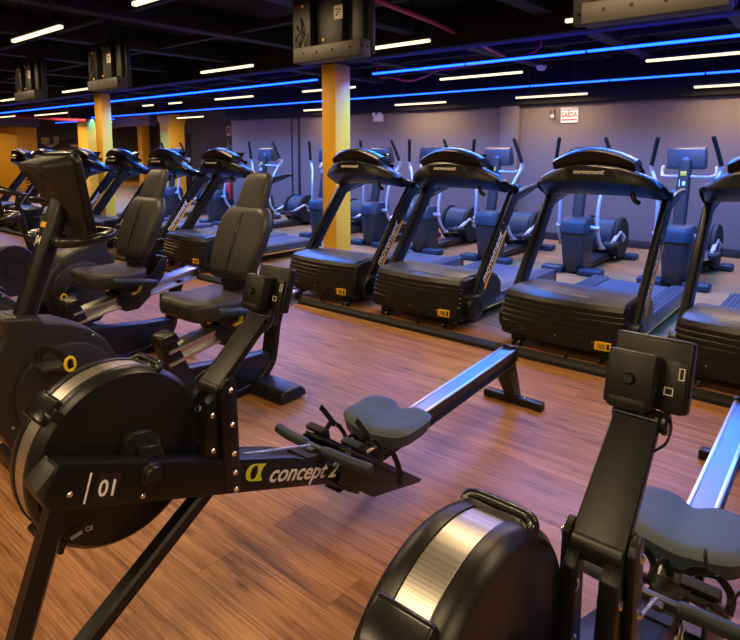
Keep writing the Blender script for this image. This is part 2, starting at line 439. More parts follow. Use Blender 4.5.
    for y0, y1 in ((1.56, 3.06),):
        z0, z1 = rail_top(y0), rail_top(y1)
        r.prism([(y0, z0-.092), (y1, z1-.092), (y1, z1-.004), (y0, z0-.004)], -.032, .032, .003)
        r.prism([(y0, z0-.034), (y1, z1-.034), (y1, z1-.004), (y0, z0-.004)], -.045, .045, .003)
        r.prism([(y0, z0-.092), (y1, z1-.092), (y1, z1-.078), (y0, z0-.078)], -.04, .04, .003)
    ra = r.build('monorail', 'frame', rt)
    r = MB(OY); z0, z1 = rail_top(1.72), rail_top(3.04)
    for x0, x1 in ((-.046, -.032), (.032, .046)):
        r.prism([(1.72, z0-.006), (3.04, z1-.006), (3.04, z1+.002), (1.72, z0+.002)], x0, x1, .0015)
    r.build('rail_edge', 'alu', ra)
    r = MB(OY); r.prism([(1.72, z0-.006), (3.04, z1-.006), (3.04, z1-.0015), (1.72, z0-.0015)], -.032, .032, 0)
    r.build('seat_track', 'steel', ra)
    r = MB(OY); r.box((0, 3.055, rail_top(3.06)-.03), (.1, .03, .085), .006)
    for s in (-1, 1): r.cyl((s*.03, 3.045, rail_top(3.06)+.008), (s*.03, 3.045, rail_top(3.06)+.02), .009, 12)
    r.build('rail_end_cap', 'gloss', rt)
    r = MB(OY)
    r.prism([(2.93, .268), (3.06, .27), (3.145, .045), (3.085, .045)], -.04, .04, .006)
    r.build('rear_leg', 'frame', rt)
    r = MB(OY); r.box((0, 3.12, .03), (.36, .055, .04), .006)
    for s in (-1, 1):
        r.box((s*.165, 3.12, .024), (.04, .062, .044), .008)
    fo = r.build('rear_foot', 'frame', rt)
    for s in (-1, 1): bolt('foot_bolt', (s*.07, 3.12, .05), (0, 0, 1), .012, .006, fo)
    # sliding seat: contoured pad on its carriage
    sc = (-.005, 1.912); W, D = .36, .285; nx, ny = 24, 16
    b2 = bmesh.new()
    def top(u, v):     # u -1..1 across, v -1..1 front to rear
        z = .012*u*u-.016*math.exp(-(u/.28)**2)*(.45+.55*max(0, v))-.008*max(0, -v)**2+.010*max(0, v)
        return z
    G = []; sup = 4.2
    for i in range(nx+1):
        row = []
        for j in range(ny+1):
            u, v = -1+2*i/nx, -1+2*j/ny
            m_ = max(abs(u), abs(v)); l_ = (abs(u)**sup+abs(v)**sup)**(1/sup); q = m_/l_ if l_ > 0 else 1
            uu, vv = u*q, v*q
            yy = vv*D/2*(1-.10*uu*uu)
            if vv > 0: yy -= .030*math.exp(-(uu/.22)**2)*vv
            e = max(0, m_-.82)/.18
            row.append((sc[0]+uu*W/2, sc[1]+yy, .364+top(uu, vv)-.018*e*e))
        G.append(row)
    pad = MB(OY)
    Vt = [[b2.verts.new(c) for c in r_] for r_ in G]
    Vb = [[b2.verts.new((sc[0]+(c[0]-sc[0])*.93, sc[1]+(c[1]-sc[1])*.93, c[2]-.052)) for c in r_] for r_ in G]
    for i in range(nx):
        for j in range(ny):
            b2.faces.new((Vt[i][j], Vt[i+1][j], Vt[i+1][j+1], Vt[i][j+1]))
            b2.faces.new((Vb[i][j], Vb[i][j+1], Vb[i+1][j+1], Vb[i+1][j]))
    ed = [(i, 0) for i in range(nx)]+[(nx, j) for j in range(ny)]+[(i, ny) for i in range(nx, 0, -1)]+[(0, j) for j in range(ny, 0, -1)]
    for k_ in range(len(ed)):
        (i, j), (p_, q_) = ed[k_], ed[(k_+1) % len(ed)]
        b2.faces.new((Vt[i][j], Vb[i][j], Vb[p_][q_], Vt[p_][q_]))
    bmesh.ops.recalc_face_normals(b2, faces=b2.faces)
    pad._new(b2)
    se = pad.build('seat', 'seatgrey', rt, 50)
    c = MB(OY)
    c.box((0, 1.925, .312), (.15, .2, .026), .005)
    for s in (-1, 1): c.box((s*.056, 1.925, .272), (.014, .2, .075), .004)
    c.build('seat_carriage', 'frame', se)
    for o in rt.children:
        if o.name.split('.')[0] in ('flywheel_cover', 'perforated_band', 'band_edging', 'cover_clip', 'lift_handle'): o.location.x = cage_shift
    # lettering on the beam's near side
    ux = Vector((0, 1, -.388)).normalized(); uy = Vector((0, .388, 1)).normalized()
    def on(y, dz): return (xn+.0012, y, .640-.388*(y-.525)+.012+dz)
    X = .0415
    text('brand_lettering', 'concept 2', .080, (xn+.0012, 1.175, .4165), ux, uy, 'beige', fr, OY, .30, .0012, 'LEFT', .0004, 1.08)
    lg = MB(OY)
    def poly(pts, a=0):
        lg.prism([(1.085+p[0]*ux.y+p[1]*uy.y, .460+p[0]*ux.z+p[1]*uy.z) for p in pts], xn+.0006, xn+.0016, 0)
    outer = [(.026+.030*math.cos(R(t)), .026+.027*math.sin(R(t))) for t in range(60, 301, 20)]
    inner = [(.031+.016*math.cos(R(t)), .026+.022*math.sin(R(t))) for t in range(300, 59, -20)]
    poly(outer+inner)
    lt = [(.034, .053), (.072, .053), (.072, .047), (.066, .044), (.061, .030), (.061, .022), (.066, .008), (.072, .005), (.072, -.001), (.034, -.001), (.034, .005), (.041, .008), (.045, .022), (.045, .030), (.041, .044), (.034, .047)]
    poly(lt)
    lg.build('brand_emblem', 'lime', fr)
    if with_number:
        n = MB(OY)
        def q(u, v): 
            p = Vector((0, .630, .643))+ux*u+uy*v; return (p.y, p.z)
        n.prism([q(-.012, -.028), q(.052, -.03), q(.052, .042), q(-.012, .044)], xn+.0004, xn+.0011, 0)
        pl = n.build('number_plate', 'gloss', fr)
        p = Vector((xn+.0016, .630, .643))
        text('number', '01', .058, p+ux*.0-uy*.014, ux, uy, 'white', pl, OY, -.10, .0008, 'LEFT', .0003, .95)
        n = MB(OY); n.prism([q(-.030, -.03), q(-.025, -.03), q(-.030, .046), q(-.035, .046)], xn+.0006, xn+.0014, 0)
        n.build('number_bar', 'white', pl)
        s_ = MB(OY)
        s_.box((.0045, .60, .505), (.001, .03, .010), 0, rx=8)
        st_ = s_.build('approval_sticker', 'greyprint', fl)
        text('approval_mark', 'CE', .017, (.005, .622, .503), (0, 1, -.12), (0, .12, 1), 'beige', st_, OY)
    return rt

r1 = make_rower(True); r1.location.x = -1.5
r2 = make_rower(False, -.024); r2.location.x = -.333; r2.location.y += .015
tag(r1, 'black rowing machine numbered 01 in the left foreground, grey seat on its silver rail', 'rowing machine', 'rowing machines')
tag(r2, 'black rowing machine cut off at the bottom right, with silver flywheel band', 'rowing machine', 'rowing machines')
# ------------------------------------------------------------------ exercise bikes
OY = 1.7
def ell(cy, cz, a, b, t0, t1, n=10, k=1.):
    return [(cy+a*math.cos(R(t0+(t1-t0)*i/n)), cz+b*math.sin(R(t0+(t1-t0)*i/n))) for i in range(n+1)]
def make_recumbent(number, seat=True):
    rt = empty('recumbent_bike', (0, OY, 0))
    # crank housing with a raised collar for the post
    hs = [(.862, .785), (.868, .70), (.815, .60), (.792, .47), (.80, .33), (.86, .20), (.96, .115), (1.10, .095), (1.24, .14), (1.33, .235), (1.372, .36), (1.355, .48), (1.30, .585), (1.22, .665), (1.12, .715), (1.03, .735), (1.015, .762)]
    b = MB(OY)
    b.prism(hs, -.105, .105, .022, seg=3)
    b.prism(ell(1.10, .40, .225, .225, 0, 340, 17), -.13, .13, .012)
    ho = b.build('crank_housing', 'charcoal', rt)
    for y, z in ((1.235, .625), (.87, .30), (1.30, .30)): MB(OY).lathe([(0, .004), (.004, .004), (.007, 0), (0, 0)], (.106, y, z), (1, 0, 0), 10, False).build('screw', 'alu', ho)
    # leaning console post
    p = MB(OY); a0, a1 = Vector((0, .962, .70)), Vector((0, 1.175, 1.27))
    sec = rrect(.105, .09, .04, 5)
    p.sweep([a0, a0.lerp(a1, .5), a1, a1+(a1-a0).normalized()*.02, a1+(a1-a0).normalized()*.032], lambda i, n: [(x*(1, .95, .9, .8, .5)[i], y*(1, .95, .9, .8, .5)[i]) for x, y in sec], up=(0, -1, .4))
    c = rrect(.2, .15, .06, 5)
    p.sweep([Vector((0, .945, .68)), Vector((0, .962, .735)), Vector((0, .970, .765))], lambda i, n: [(x*(1, .95, .72)[i], y*(1, .97, .8)[i]) for x, y in c], up=(0, -1, .4))
    po = p.build('console_post', 'black', rt)
    if number:
        ax = (a1-a0).normalized()
        out = Vector((0, -ax.z, ax.y)); side = Vector((1, 0, 0))
        q = a0+ax*.385+out*.0445+side*.002
        text('number', number, .052, q+Vector((.0, 0, 0)), side, ax, 'white', po, OY, .0, .0008, 'CENTER')
        q = a0+ax*.475+out*.042
        k = MB(OY)
        k.sweep([q-side*.026, q+side*.026], [(-.012, -.001), (.012, -.001), (.012, .0015), (-.012, .0015)], up=out)
        st = k.build('sticker', 'sticker', po)
    # console: tapered back shell and broad front bezel
    up = Vector((0, -.19, .98)).normalized(); nf = Vector((0, .98, .19)).normalized()   # screen looks towards the rider
    def P(x, u, d): v = Vector((x, 1.175, 1.255))+up*u+nf*d; return v
    def sect(d, w0, w1, u0, u1, sl=0.):
        pts = []
        for x, y in rrect(1, 1, .12, 3):
            t = y+.5; w = w0+(w1-w0)*t
            pts.append(P(x*w, u0+(u1-u0)*t, d+sl*(1-t)))
        return pts
    s = MB(OY)
    s.loft([sect(-.10, .10, .27, -.04, .19, .09), sect(-.094, .13, .29, -.07, .203, .085), sect(-.05, .17, .305, -.12, .209, .055), sect(.02, .22, .325, -.172, .213), sect(.03, .235, .33, -.178, .215)])
    so = s.build('console', 'charcoal', rt, 40)
    s = MB(OY)
    s.loft([sect(.028, .285, .355, -.195, .222), sect(.034, .295, .365, -.203, .226), sect(.055, .295, .365, -.205, .226), sect(.06, .285, .355, -.20, .222)])
    s.build('bezel', 'black', so)
    s = MB(OY); s.loft([sect(.0603, .24, .30, -.155, .19), sect(.062, .24, .30, -.155, .19)]); s.build('screen', 'screen', so)
    v = MB(OY)
    for sx in (-1, 1):
        for k in range(5):
            c0 = P(sx*.085, .155-k*.015, -.0905); v.sweep([c0-Vector((.022, 0, 0)), c0+Vector((.022, 0, 0))], [(-.003, -.001), (.003, -.001), (.003, .001), (-.003, .001)], up=nf)
    v.build('vent_slot', 'gloss', so)
    # handlebar loop round the post
    h = MB(OY)
    lp = [(.03, 1.14), (.09, 1.105), (.16, 1.10), (.215, 1.16), (.22, 1.25), (.17, 1.32), (.08, 1.315), (.0, 1.29), (-.08, 1.28), (-.16, 1.25), (-.215, 1.19), (-.20, 1.11), (-.13, 1.085), (-.08, 1.11), (-.03, 1.14)]
    h.tube([(x, y, 1.095+.10*(y-1.17)) for x, y in lp], .024, 12, 5)
    h.box((0, 1.15, 1.075), (.08, .06, .05), .012)
    h.build('handlebar', 'gloss', rt)
    # cranks and pedals
    ck = MB(OY); cc = Vector((0, 1.135, .475))
    ck.cyl((-.16, cc.y, cc.z), (.16, cc.y, cc.z), .025, 20)
    for sx, d in ((1, Vector((0, -.125, .09))), (-1, Vector((0, .125, -.09)))):
        e = cc+d; x = sx*.155
        ck.sweep([Vector((x, cc.y, cc.z)), Vector((x, e.y, e.z))], rrect(.034, .018, .007, 3), up=(1, 0, 0))
    cr = ck.build('crank', 'frame', rt)
    for sx, d in ((1, Vector((0, -.125, .09))), (-1, Vector((0, .125, -.09)))):
        e = cc+d; xc = sx*.215
        p = MB(OY)
        p.box((xc, e.y, e.z), (.10, .13, .026), .01, rx=-8, seg=3)
        p.cyl((sx*.15, e.y, e.z), (xc, e.y, e.z), .009, 12)
        pe = p.build('pedal', 'charcoal', rt)
        p = MB(OY)
        p.sweep(smooth_path([(xc-sx*.05, e.y-.05, e.z+.012), (xc-sx*.04, e.y-.045, e.z+.055), (xc, e.y-.02, e.z+.082), (xc+sx*.045, e.y+.02, e.z+.05), (xc+sx*.056, e.y+.045, e.z-.008)], 5), rrect(.036, .006, .002, 1), up=(0, .3, 1))
        p.build('strap', 'matte', pe)
        p = MB(OY); yb, zb, xb = e.y+.042, e.z+.012, xc+sx*.062
        p.sweep(smooth_path([(xb, yb+.02*math.cos(t), zb+.03*math.sin(t)) for t in [k*PI/4 for k in range(8)]], 3, True), rrect(.012, .014, .004, 2), up=(1, 0, 0), closed=True)
        p.build('strap_buckle', 'tab', pe)
    # body frame: side shell, rail support, rear riser
    b = MB(OY)
    b.prism([(1.28, .33), (1.60, .305), (1.86, .275), (2.16, .235), (2.36, .225), (2.385, .19), (2.33, .10), (2.24, .055), (2.05, .03), (1.3, .09)], -.045, .045, .012)
    bo = b.build('lower_frame', 'black', rt)
    b = MB(OY)
    b.sweep(smooth_path([(0, 1.25, .075), (0, 1.7, .04), (0, 2.06, .028), (0, 2.26, .055), (0, 2.375, .14), (0, 2.41, .26), (0, 2.43, .38), (0, 2.47, .50)], 5), rrect(.11, .052, .014, 3), up=(0, 0, 1))
    b.build('rear_riser', 'frame', rt)
    b = MB(OY)
    b.prism([(1.612, .478), (1.70, .485), (1.895, .03), (1.72, .035)], -.05, .05, .012)
    b.prism([(1.60, .455), (1.62, .50), (1.70, .515), (1.73, .46)], -.062, .062, .012)
    b.build('rail_support', 'black', rt)
    # seat rail
    def rz(y): return .438+.178*(y-1.78)
    r = MB(OY)
    for dz0, dz1, w in ((-.016, 0, .062), (-.07, -.016, .032), (-.086, -.07, .062)):
        r.prism([(1.655, rz(1.655)+dz0), (2.60, rz(2.60)+dz0), (2.60, rz(2.60)+dz1), (1.655, rz(1.655)+dz1)], -w, w, .003)
    r.build('seat_rail', 'alu', rt)
    r = MB(OY)
    r.prism([(2.595, rz(2.6)-.09), (2.615, rz(2.615)-.09), (2.625, rz(2.62)-.005), (2.60, rz(2.6)+.006)], -.066, .066, .004)
    r.build('rail_cap', 'black', rt)
    # stabilisers and feet
    for nm, y0, y1, w in (('rear_stabilizer', 2.19, 2.40, .34), ('front_stabilizer', .90, 1.03, .28)):
        s = MB(OY); s.prism([(y0, .012), (y0+.012, .06), (y0+.03, .082), (y1-.045, .082), (y1-.01, .05), (y1, .012)], -w, w, .012, seg=3); s.build(nm, 'black', rt)
    # seat carriage
    c = MB(OY)
    c.prism([(1.86, .60), (2.20, .60), (2.29, .72), (2.34, .71), (2.30, .57), (2.24, .50), (2.12, .445), (2.03, .44)], -.095, .095, .012)
    c.prism([(1.93, .50), (2.20, .54), (2.20, .44), (2.10, .36), (2.0, .36)], -.085, .085, .01)
    ca = c.build('seat_carriage', 'black', rt)
    for sx in (-1, 1):
        c = MB(OY); c.sweep([(sx*.09, 1.88, .575), (sx*.125, 1.858, .568), (sx*.175, 1.83, .562)], rrect(.024, .014, .006, 3)); c.build('adjust_lever', 'tab', ca)
    c = MB(OY); c.sweep([(.09, 2.12, .535), (.125, 2.075, .50), (.13, 2.03, .49)], rrect(.026, .013, .006, 3))
    c.build('adjust_lever', 'tab', ca)
    for sx in (-1, 1):
        g = MB(OY); g.tube([(sx*.09, 2.17, .56), (sx*.20, 2.17, .568), (sx*.265, 2.12, .582), (sx*.285, 2.03, .60), (sx*.285, 1.97, .612)], .017, 12)
        gp = g.build('side_bar', 'frame', rt)
        g = MB(OY); g.tube([(sx*.276, 2.085, .588), (sx*.285, 2.01, .604), (sx*.285, 1.83, .636)], .024, 14); g.build('side_grip', 'grip', gp)
    # cushion
    s = MB(OY); rings = []
    for y, w, zt, zb, r_ in ((1.725, .22, .655, .600, .02), (1.735, .32, .668, .58, .03), (1.765, .38, .676, .568, .035), (1.84, .42, .676, .563, .035), (1.95, .43, .666, .565, .035), (2.06, .42, .670, .570, .035), (2.11, .38, .680, .58, .035), (2.12, .30, .67, .60, .02)):
        ring = []
        for x, z in rrect(w, zt-zb, r_, 5):
            dip = .012*math.exp(-(x/.1)**2) if z > 0 else 0
            ring.append((x, y, (zt+zb)/2+z-dip))
        rings.append(ring)
    s.loft(rings); s.build('seat', 'vinyl', rt, 50)
    # two-tier backrest
    def bk(z): return 2.105+.40*(z-.74)
    s = MB(OY); rings = []
    for z, w, d in ((.735, .26, .05), (.75, .34, .08), (.80, .39, .10), (.92, .43, .105), (1.02, .435, .105), (1.09, .41, .10), (1.125, .355, .09), (1.145, .31, .08), (1.155, .20, .04)):
        rings.append([(x, bk(z)+y, z+.0*y) for x, y in rrect(w, d, min(.045, d*.45), 5)])
    s.loft(rings)
    s2 = []
    for z, w, d in ((1.08, .26, .06), (1.13, .255, .075), (1.22, .235, .078), (1.30, .215, .075), (1.335, .195, .065), (1.35, .16, .045), (1.354, .1, .02)):
        s2.append([(x, bk(z)+.008+y, z) for x, y in rrect(w, d, d*.4, 5)])
    s.loft(s2)
    bk_o = s.build('backrest', 'vinyl', rt, 50)
    g = MB(OY)
    g.sweep([(0, bk(z)-d, z) for z, d in ((.80, .051), (.86, .0535), (.92, .0545), (.97, .0545), (1.02, .0545), (1.07, .053), (1.12, .047))], lambda i, n: [(x*(1, 1.1, 1.3, 1.3, 1.2, .8, .3)[i], y) for x, y in rrect(.014, .004, .0015, 2)], up=(0, -1, 0))
    g.build('back_seam', 'gloss', bk_o)
    b = MB(OY)
    b.box((0, 2.14, .705), (.15, .09, .075), .02)
    b.cyl((-.09, 2.135, .715), (.09, 2.135, .715), .032, 20, .006)
    b.prism([(2.17, .58), (2.25, .62), (2.30, .80), (2.29, .98), (2.24, .96), (2.19, .80), (2.13, .70)], -.04, .04, .01)
    b.build('back_hinge', 'black', rt)
    return rt

B1 = make_recumbent('04')
B1.location.x = -2.85
tag(B1, 'black recumbent exercise bike with 04 on its console post, behind rowing machine 01', 'exercise bike', 'recumbent bikes')
B2 = copy_tree(B1); B2.location.x = -4.0
for ch in B2.children:
    if ch.name.startswith('console_post'):
        for g in list(ch.children):
            if g.name.startswith('number'): bpy.data.objects.remove(g)
tag(B2, 'black recumbent exercise bike left of the 04 bike, console cut off by the left edge', 'exercise bike', 'recumbent bikes')
B3 = copy_tree(B2); B3.location = (-4.78, 1.43, 0); B3.rotation_euler.z = PI
tag(B3, 'recumbent bike turned the other way, partly hidden behind the 04 console post', 'exercise bike', 'recumbent bikes')

def make_upright():
    rt = empty('spinning_bike', (0, 0, 0))
    b = MB()
    b.lathe([(0, -.05), (.235, -.05), (.25, -.04), (.25, .04), (.235, .05), (.12, .05), (.115, .042), (.07, .042), (.065, .06), (0, .06)], (0, -.38, .33), (1, 0, 0), 48, False)
    b.build('flywheel_housing', 'black', rt)
    b = MB()
    b.sweep([(0, -.45, .12), (0, -.1, .30), (0, .45, .16)], rrect(.06, .09, .02, 3))
    b.sweep([(0, -.12, .28), (0, -.28, .95)], rrect(.06, .06, .02, 3), up=(0, 1, 0))
    b.sweep([(0, .12, .26), (0, .30, .86)], rrect(.06, .06, .02, 3), up=(0, 1, 0))
    b.build('frame', 'frame', rt)
    for y in (-.5, .5):
        b = MB(); b.box((0, y, .04), (.5, .08, .08), .02); b.build('stabilizer', 'black', rt)
    b = MB()
    lp = [(-.06, -.24), (-.19, -.28), (-.23, -.40), (-.17, -.54), (0, -.58), (.17, -.54), (.23, -.40), (.19, -.28), (.06, -.24)]
    b.tube([(x, y, 1.10-.25*(y+.4)) for x, y in lp], .019, 12)
    b.tube([(-.06, -.24, 1.06), (0, -.28, .96), (.06, -.24, 1.06)], .018, 10)
    b.tube([(-.1, -.30, 1.08), (-.09, -.50, 1.16), (0, -.53, 1.17), (.09, -.50, 1.16), (.1, -.30, 1.08)], .016, 10)
    b.build('handlebar', 'gloss', rt)
    b = MB(); rings = []
    for y, w in ((.17, .05), (.19, .07), (.26, .10), (.34, .19), (.41, .24), (.44, .16)): rings.append([(x, y, .905+z) for x, z in rrect(w, .07, .03, 4)])
    b.loft(rings); b.build('saddle', 'vinyl', rt)
    b = MB(); b.cyl((-.12, -.02, .32), (.12, -.02, .32), .02)
    b.build('crank', 'frame', rt)
    for s in (-1, 1):
        b = MB(); b.box((s*.17, -.02+s*.16, .32), (.1, .09, .025), .008); b.box((s*.115, -.02+s*.08, .32), (.018, .18, .03), .006); b.build('pedal', 'matte', rt)
    return rt
U = make_upright(); U.location = (-6.3, 2.45, 0); U.rotation_euler.z = R(4)
tag(U, 'black upright bike with loop handlebar and round flywheel housing at the left edge', 'exercise bike')
# ------------------------------------------------------------------ treadmills
OY = 5.0
def make_treadmill():
    rt = empty('treadmill', (0, OY, 0))
    # ribbed motor hood, bowed in plan
    pf = [(4.16, .085), (4.035, .09), (4.01, .11), (4.002, .205), (4.014, .212), (4.010, .245), (4.024, .252), (4.020, .283), (4.034, .290), (4.031, .32), (4.046, .327), (4.043, .355), (4.058, .362), (4.056, .388), (4.075, .418), (4.11, .432), (4.30, .440), (4.60, .422), (4.74, .385), (4.80, .31), (4.80, .20)]
    st = [-.455, -.45, -.435, -.40, -.30, -.15, 0, .15, .30, .40, .435, .45, .455]
    rings = []
    for x in st:
        t = abs(x)/.455; e = max(0, (t-.94)/.06)
        rings.append([(x*(1-.0*e), y+(.045*t*t+.02*e*e if y < 4.2 else 0)+(0 if y < 4.7 else -.02*e), z-(.02*e*e if z > .38 else 0)) for y, z in pf])
    h = MB(OY); h.loft(rings); hd = h.build('motor_hood', 'black', rt, 22)
    s = MB(OY); s.box((.33, 4.028, .155), (.11, .006, .062), .001, rz=4); sk = s.build('warning_label', 'sticker', hd)
    s = MB(OY)
    for k in range(5): s.box((.298+k*.011, 4.0225, .155), (.004, .002, .034), 0)
    s.prism([(.358, .135), (.374, .135), (.374, .175), (.358, .175)], 4.0275, 4.0255, 0, 'y')
    s.build('label_print', 'matte', sk)
    for x in (-.26, 0, .26): MB(OY).lathe([(0, .003), (.004, .003), (.006, 0), (0, 0)], (x, 4.006+.045*(x/.455)**2, .17), (0, -1, 0), 10, False).build('screw', 'alu', hd)
    s = MB(OY); rings = []
    for i in range(13):
        x = -.425+.85*i/12; t = abs(x)/.455; o_ = .045*t*t
        rings.append([(x, 4.085+o_, .422), (x, 4.115+o_, .4365), (x, 4.30, .4445), (x, 4.60, .4265), (x, 4.735, .389), (x, 4.735, .375), (x, 4.3, .41), (x, 4.09+o_, .40)])
    s.loft(rings); s.build('hood_cover', 'blue_lit_black', rt)  # top plate coloured bluer than the hood, imitating LED light from above
    t_ = text('hood_lettering', 'PERFORMANCE SERIES', .034, (0, 4.17, .4415), (1, 0, 0), (0, 1, .02), 'greyprint', hd, OY, .15, .0006, 'CENTER', .0012)
    # running deck
    d = MB(OY)
    d.box((0, 5.40, .155), (.62, 1.32, .055), .008)
    d.box((0, 6.03, .145), (.84, .07, .10), .015)
    dk = d.build('deck', 'frame', rt)
    for sx in (-1, 1):
        d = MB(OY)
        prof = [(.285, .125), (.285, .205), (.30, .212)]
        for k in range(4):
            a = .305+k*.033; prof += [(a, .212), (a+.004, .218), (a+.026, .218), (a+.030, .212)]
        prof += [(.443, .205), (.446, .19), (.446, .10), (.42, .085), (.30, .085)]
        d.prism([(sx*x, z) for x, z in prof], 4.25, 6.06, .002, 'y')
        sr = d.build('side_rail', 'blue_lit_black', rt)
        d = MB(OY); d.prism([(4.55, .108), (6.0, .108), (6.0, .118), (4.55, .118)], sx*.4464, sx*.4475, 0); d.build('side_stripe', 'stripe', sr)
        if sx > 0: text('model_lettering', 'RT 250', .045, (.4468, 4.72, .135), (0, 1, 0), (0, 0, 1), 'greyprint', sr, OY, .15, .0005)
        d = MB(OY); d.box((sx*.38, 6.045, .15), (.14, .06, .125), .012); ec = d.build('end_cap', 'black', rt)
        d = MB(OY); d.box((sx*.4525, 6.045, .165), (.002, .03, .02), 0); d.build('end_sticker', 'red' if sx > 0 else 'sticker', ec)
    b = MB(OY)
    b.prism([(4.7, .188), (6.02, .188), (6.05, .175), (6.05, .185), (6.02, .2), (4.7, .2)], -.275, .275, .003)
    b.build('running_belt', 'belt', rt)
    # leaning uprights with pivot discs
    for sx in (-1, 1):
        u = MB(OY)
        p0, p1 = Vector((sx*.468, 4.235, .19)), Vector((sx*.468, 4.93, 1.06))
        sec = rrect(.058, .135, .016, 3)
        u.sweep([p0, p0.lerp(p1, .5), p1, p1+Vector((-sx*.0, .07, .075))], lambda i, n: [(a, b_*(1.05, 1, 1, 1.05)[i]) for a, b_ in sec], up=(0, -.78, .62))
        up_ = u.build('upright', 'frame', rt)
        ax = (p1-p0).normalized(); nb = Vector((0, ax.z, -ax.y))
        xo = sx*.4985
        sp = MB(OY)
        q0, q1 = p0+ax*.20, p0+ax*.80
        q0.x = q1.x = xo
        sp.sweep([q0+nb*.052, q1+nb*.052], [(-.012, -.001), (.012, -.001), (.012, .001), (-.012, .001)], up=(1, 0, 0)); sp.build('upright_stripe', 'stripe', up_)
        if sx > 0:
            text('brand_lettering', 'movement', .112, p0+ax*.24+Vector((.0305, 0, 0))-Vector((0, 0, 0))+nb*.026, ax, -nb, 'white', up_, OY, .2, .0015, 'LEFT', .0008)
        for k in (.74, .82):
            for o_ in (-.035, .035):
                MB(OY).lathe([(0, .005), (.004, .005), (.007, 0), (0, 0)], p0+ax*k+nb*o_+Vector((sx*.029, 0, 0)), (sx, 0, 0), 10, False).build('upright_bolt', 'alu', up_)
        u = MB(OY); u.lathe([(0, -.05), (.10, -.05), (.112, -.04), (.112, .05), (.10, .06), (.07, .063), (.065, .058), (0, .058)], (sx*.462, 4.25, .185), (sx, 0, 0), 36, False)
        u.build('pivot_disc', 'black', rt)
        # handrail: back from the upright top
        g = MB(OY)
        hp = smooth_path([(sx*.468, 4.97, 1.04), (sx*.468, 5.10, 1.10), (sx*.464, 5.28, 1.135), (sx*.46, 5.47, 1.15)], 6)
        g.sweep(hp, lambda i, n: [(a, b_*(1.15-.4*i/n)) for a, b_ in rrect(.045, .062, .018, 3)], up=(0, 0, 1))
        g.sweep(smooth_path([(sx*.468, 4.90, .99), (sx*.466, 5.02, 1.03), (sx*.463, 5.20, 1.075), (sx*.46, 5.40, 1.125)], 5), rrect(.028, .03, .01, 3), up=(0, 0, 1))
        g.build('handrail', 'black', rt)
    # console wing
    c = MB(OY); rings = []
    N = 18
    for i in range(N+1):
        u = -1+2*i/N; x = u*.50; a = abs(u)
        zt = 1.398-.155*a**2; zb = 1.135+.012*(1-a*a)-.03*a**4
        yf = 4.52+.17*a**2.4; yb = 4.96+.04*a
        e = max(0, (a-.9)/.1)
        zt -= .04*e; zb += .03*e; yf += .05*e
        rings.append([(x, yf+.05, zb+.06), (x, yf+.13, zb+.006), (x, (yf+yb)/2, zb-.008), (x, yb, zb+.005), (x, yb+.02, zb+.05), (x, yb-.06, zt-.06-.05), (x, (yf+yb)/2, zt-.03), (x, yf+.07, zt), (x, yf+.03, zt-.004), (x, yf+.004, zt-.03), (x, yf, zb+.115-.03*a)])
    c.loft(rings); cs = c.build('console', 'black', rt, 40)
    k = MB(OY); rings = []
    for i in range(13):
        u = -1+2*i/12; x = u*.315; a = abs(u)
        zt = 1.514-.092*a**2; zb = 1.365-.03*a*a
        yf = 4.555+.05*a*a
        rings.append([(x, yf+.03, zb), (x, yf+.01, zb+.02), (x, yf-.01, zt-.03), (x, yf+.015, zt-.010), (x, yf+.09, zt), (x, yf+.16, zt-.02), (x, yf+.24, zt-.13), (x, yf+.26, zb)])
    k.loft(rings); k.build('display_hood', 'black', cs, 40)
    k = MB(OY); k.box((0, 4.838, 1.37), (.44, .008, .19), .002, rx=-33); k.build('display_screen', 'screen', cs)
    text('console_lettering', 'movement', .046, (0, 4.5175, 1.312), (1, 0, 0), (0, .1, 1), 'white', cs, OY, .15, .0012, 'CENTER', .004, 1.15)
    g = MB(OY); g.tube([(.30, 4.62, 1.17), (.32, 4.62, 1.12), (.35, 4.63, 1.10)], .018, 10); g.build('safety_key', 'gloss', cs)
    # feet and cable
    for sx in (-1, 1):
        f = MB(OY); f.box((sx*.33, 4.13, .062), (.10, .09, .05), .008)
        for o_ in (-.028, .028): f.cyl((sx*.33+o_-.011, 4.09, .031), (sx*.33+o_+.011, 4.09, .031), .028, 18, .004)
        fo = f.build('front_foot', 'gloss', rt)
        for o_ in (-.028, .028): MB(OY).cyl((sx*.33+o_*1.0-.004, 4.056, .04), (sx*.33+o_+.004, 4.056, .04), .012, 10).build('foot_screw', 'chrome', fo)
        f = MB(OY); f.cyl((sx*.36, 5.98, 0), (sx*.36, 5.98, .09), .03, 18); f.build('rear_foot', 'matte', rt)
    f = MB(OY); f.tube([(.18, 4.03, .155), (.165, 3.99, .15), (.11, 3.99, .09), (.09, 4.0, .02), (.05, 4.08, .009)], .006, 8)
    f.build('power_cord', 'matte', rt)
    return rt
T = make_treadmill()
TX = [(-.40, 'cut off by the right edge of the photo'),
      (-1.62, 'second from the right edge, its whole deck in view'),
      (-2.91, 'third from the right edge, behind the rail of rowing machine 01'),
      (-4.06, 'directly in front of the big yellow column'),
      (-6.45, 'first left of the big yellow column, behind the nearer backrest'),
      (-7.78, 'second left of the big yellow column, behind the farther backrest'),
      (-9.08, 'third left of the big yellow column'),
      (-10.38, 'fourth left of the big yellow column'),
      (-11.9, 'rising directly behind the 04 bike console'),
      (-13.1, 'farthest off, between the left edge and the 04 console')]
for i, (x, l) in enumerate(TX):
    t = T if i == 0 else copy_tree(T)
    t.location.x = x
    tag(t, 'black treadmill '+l, 'treadmill', 'row of treadmills')
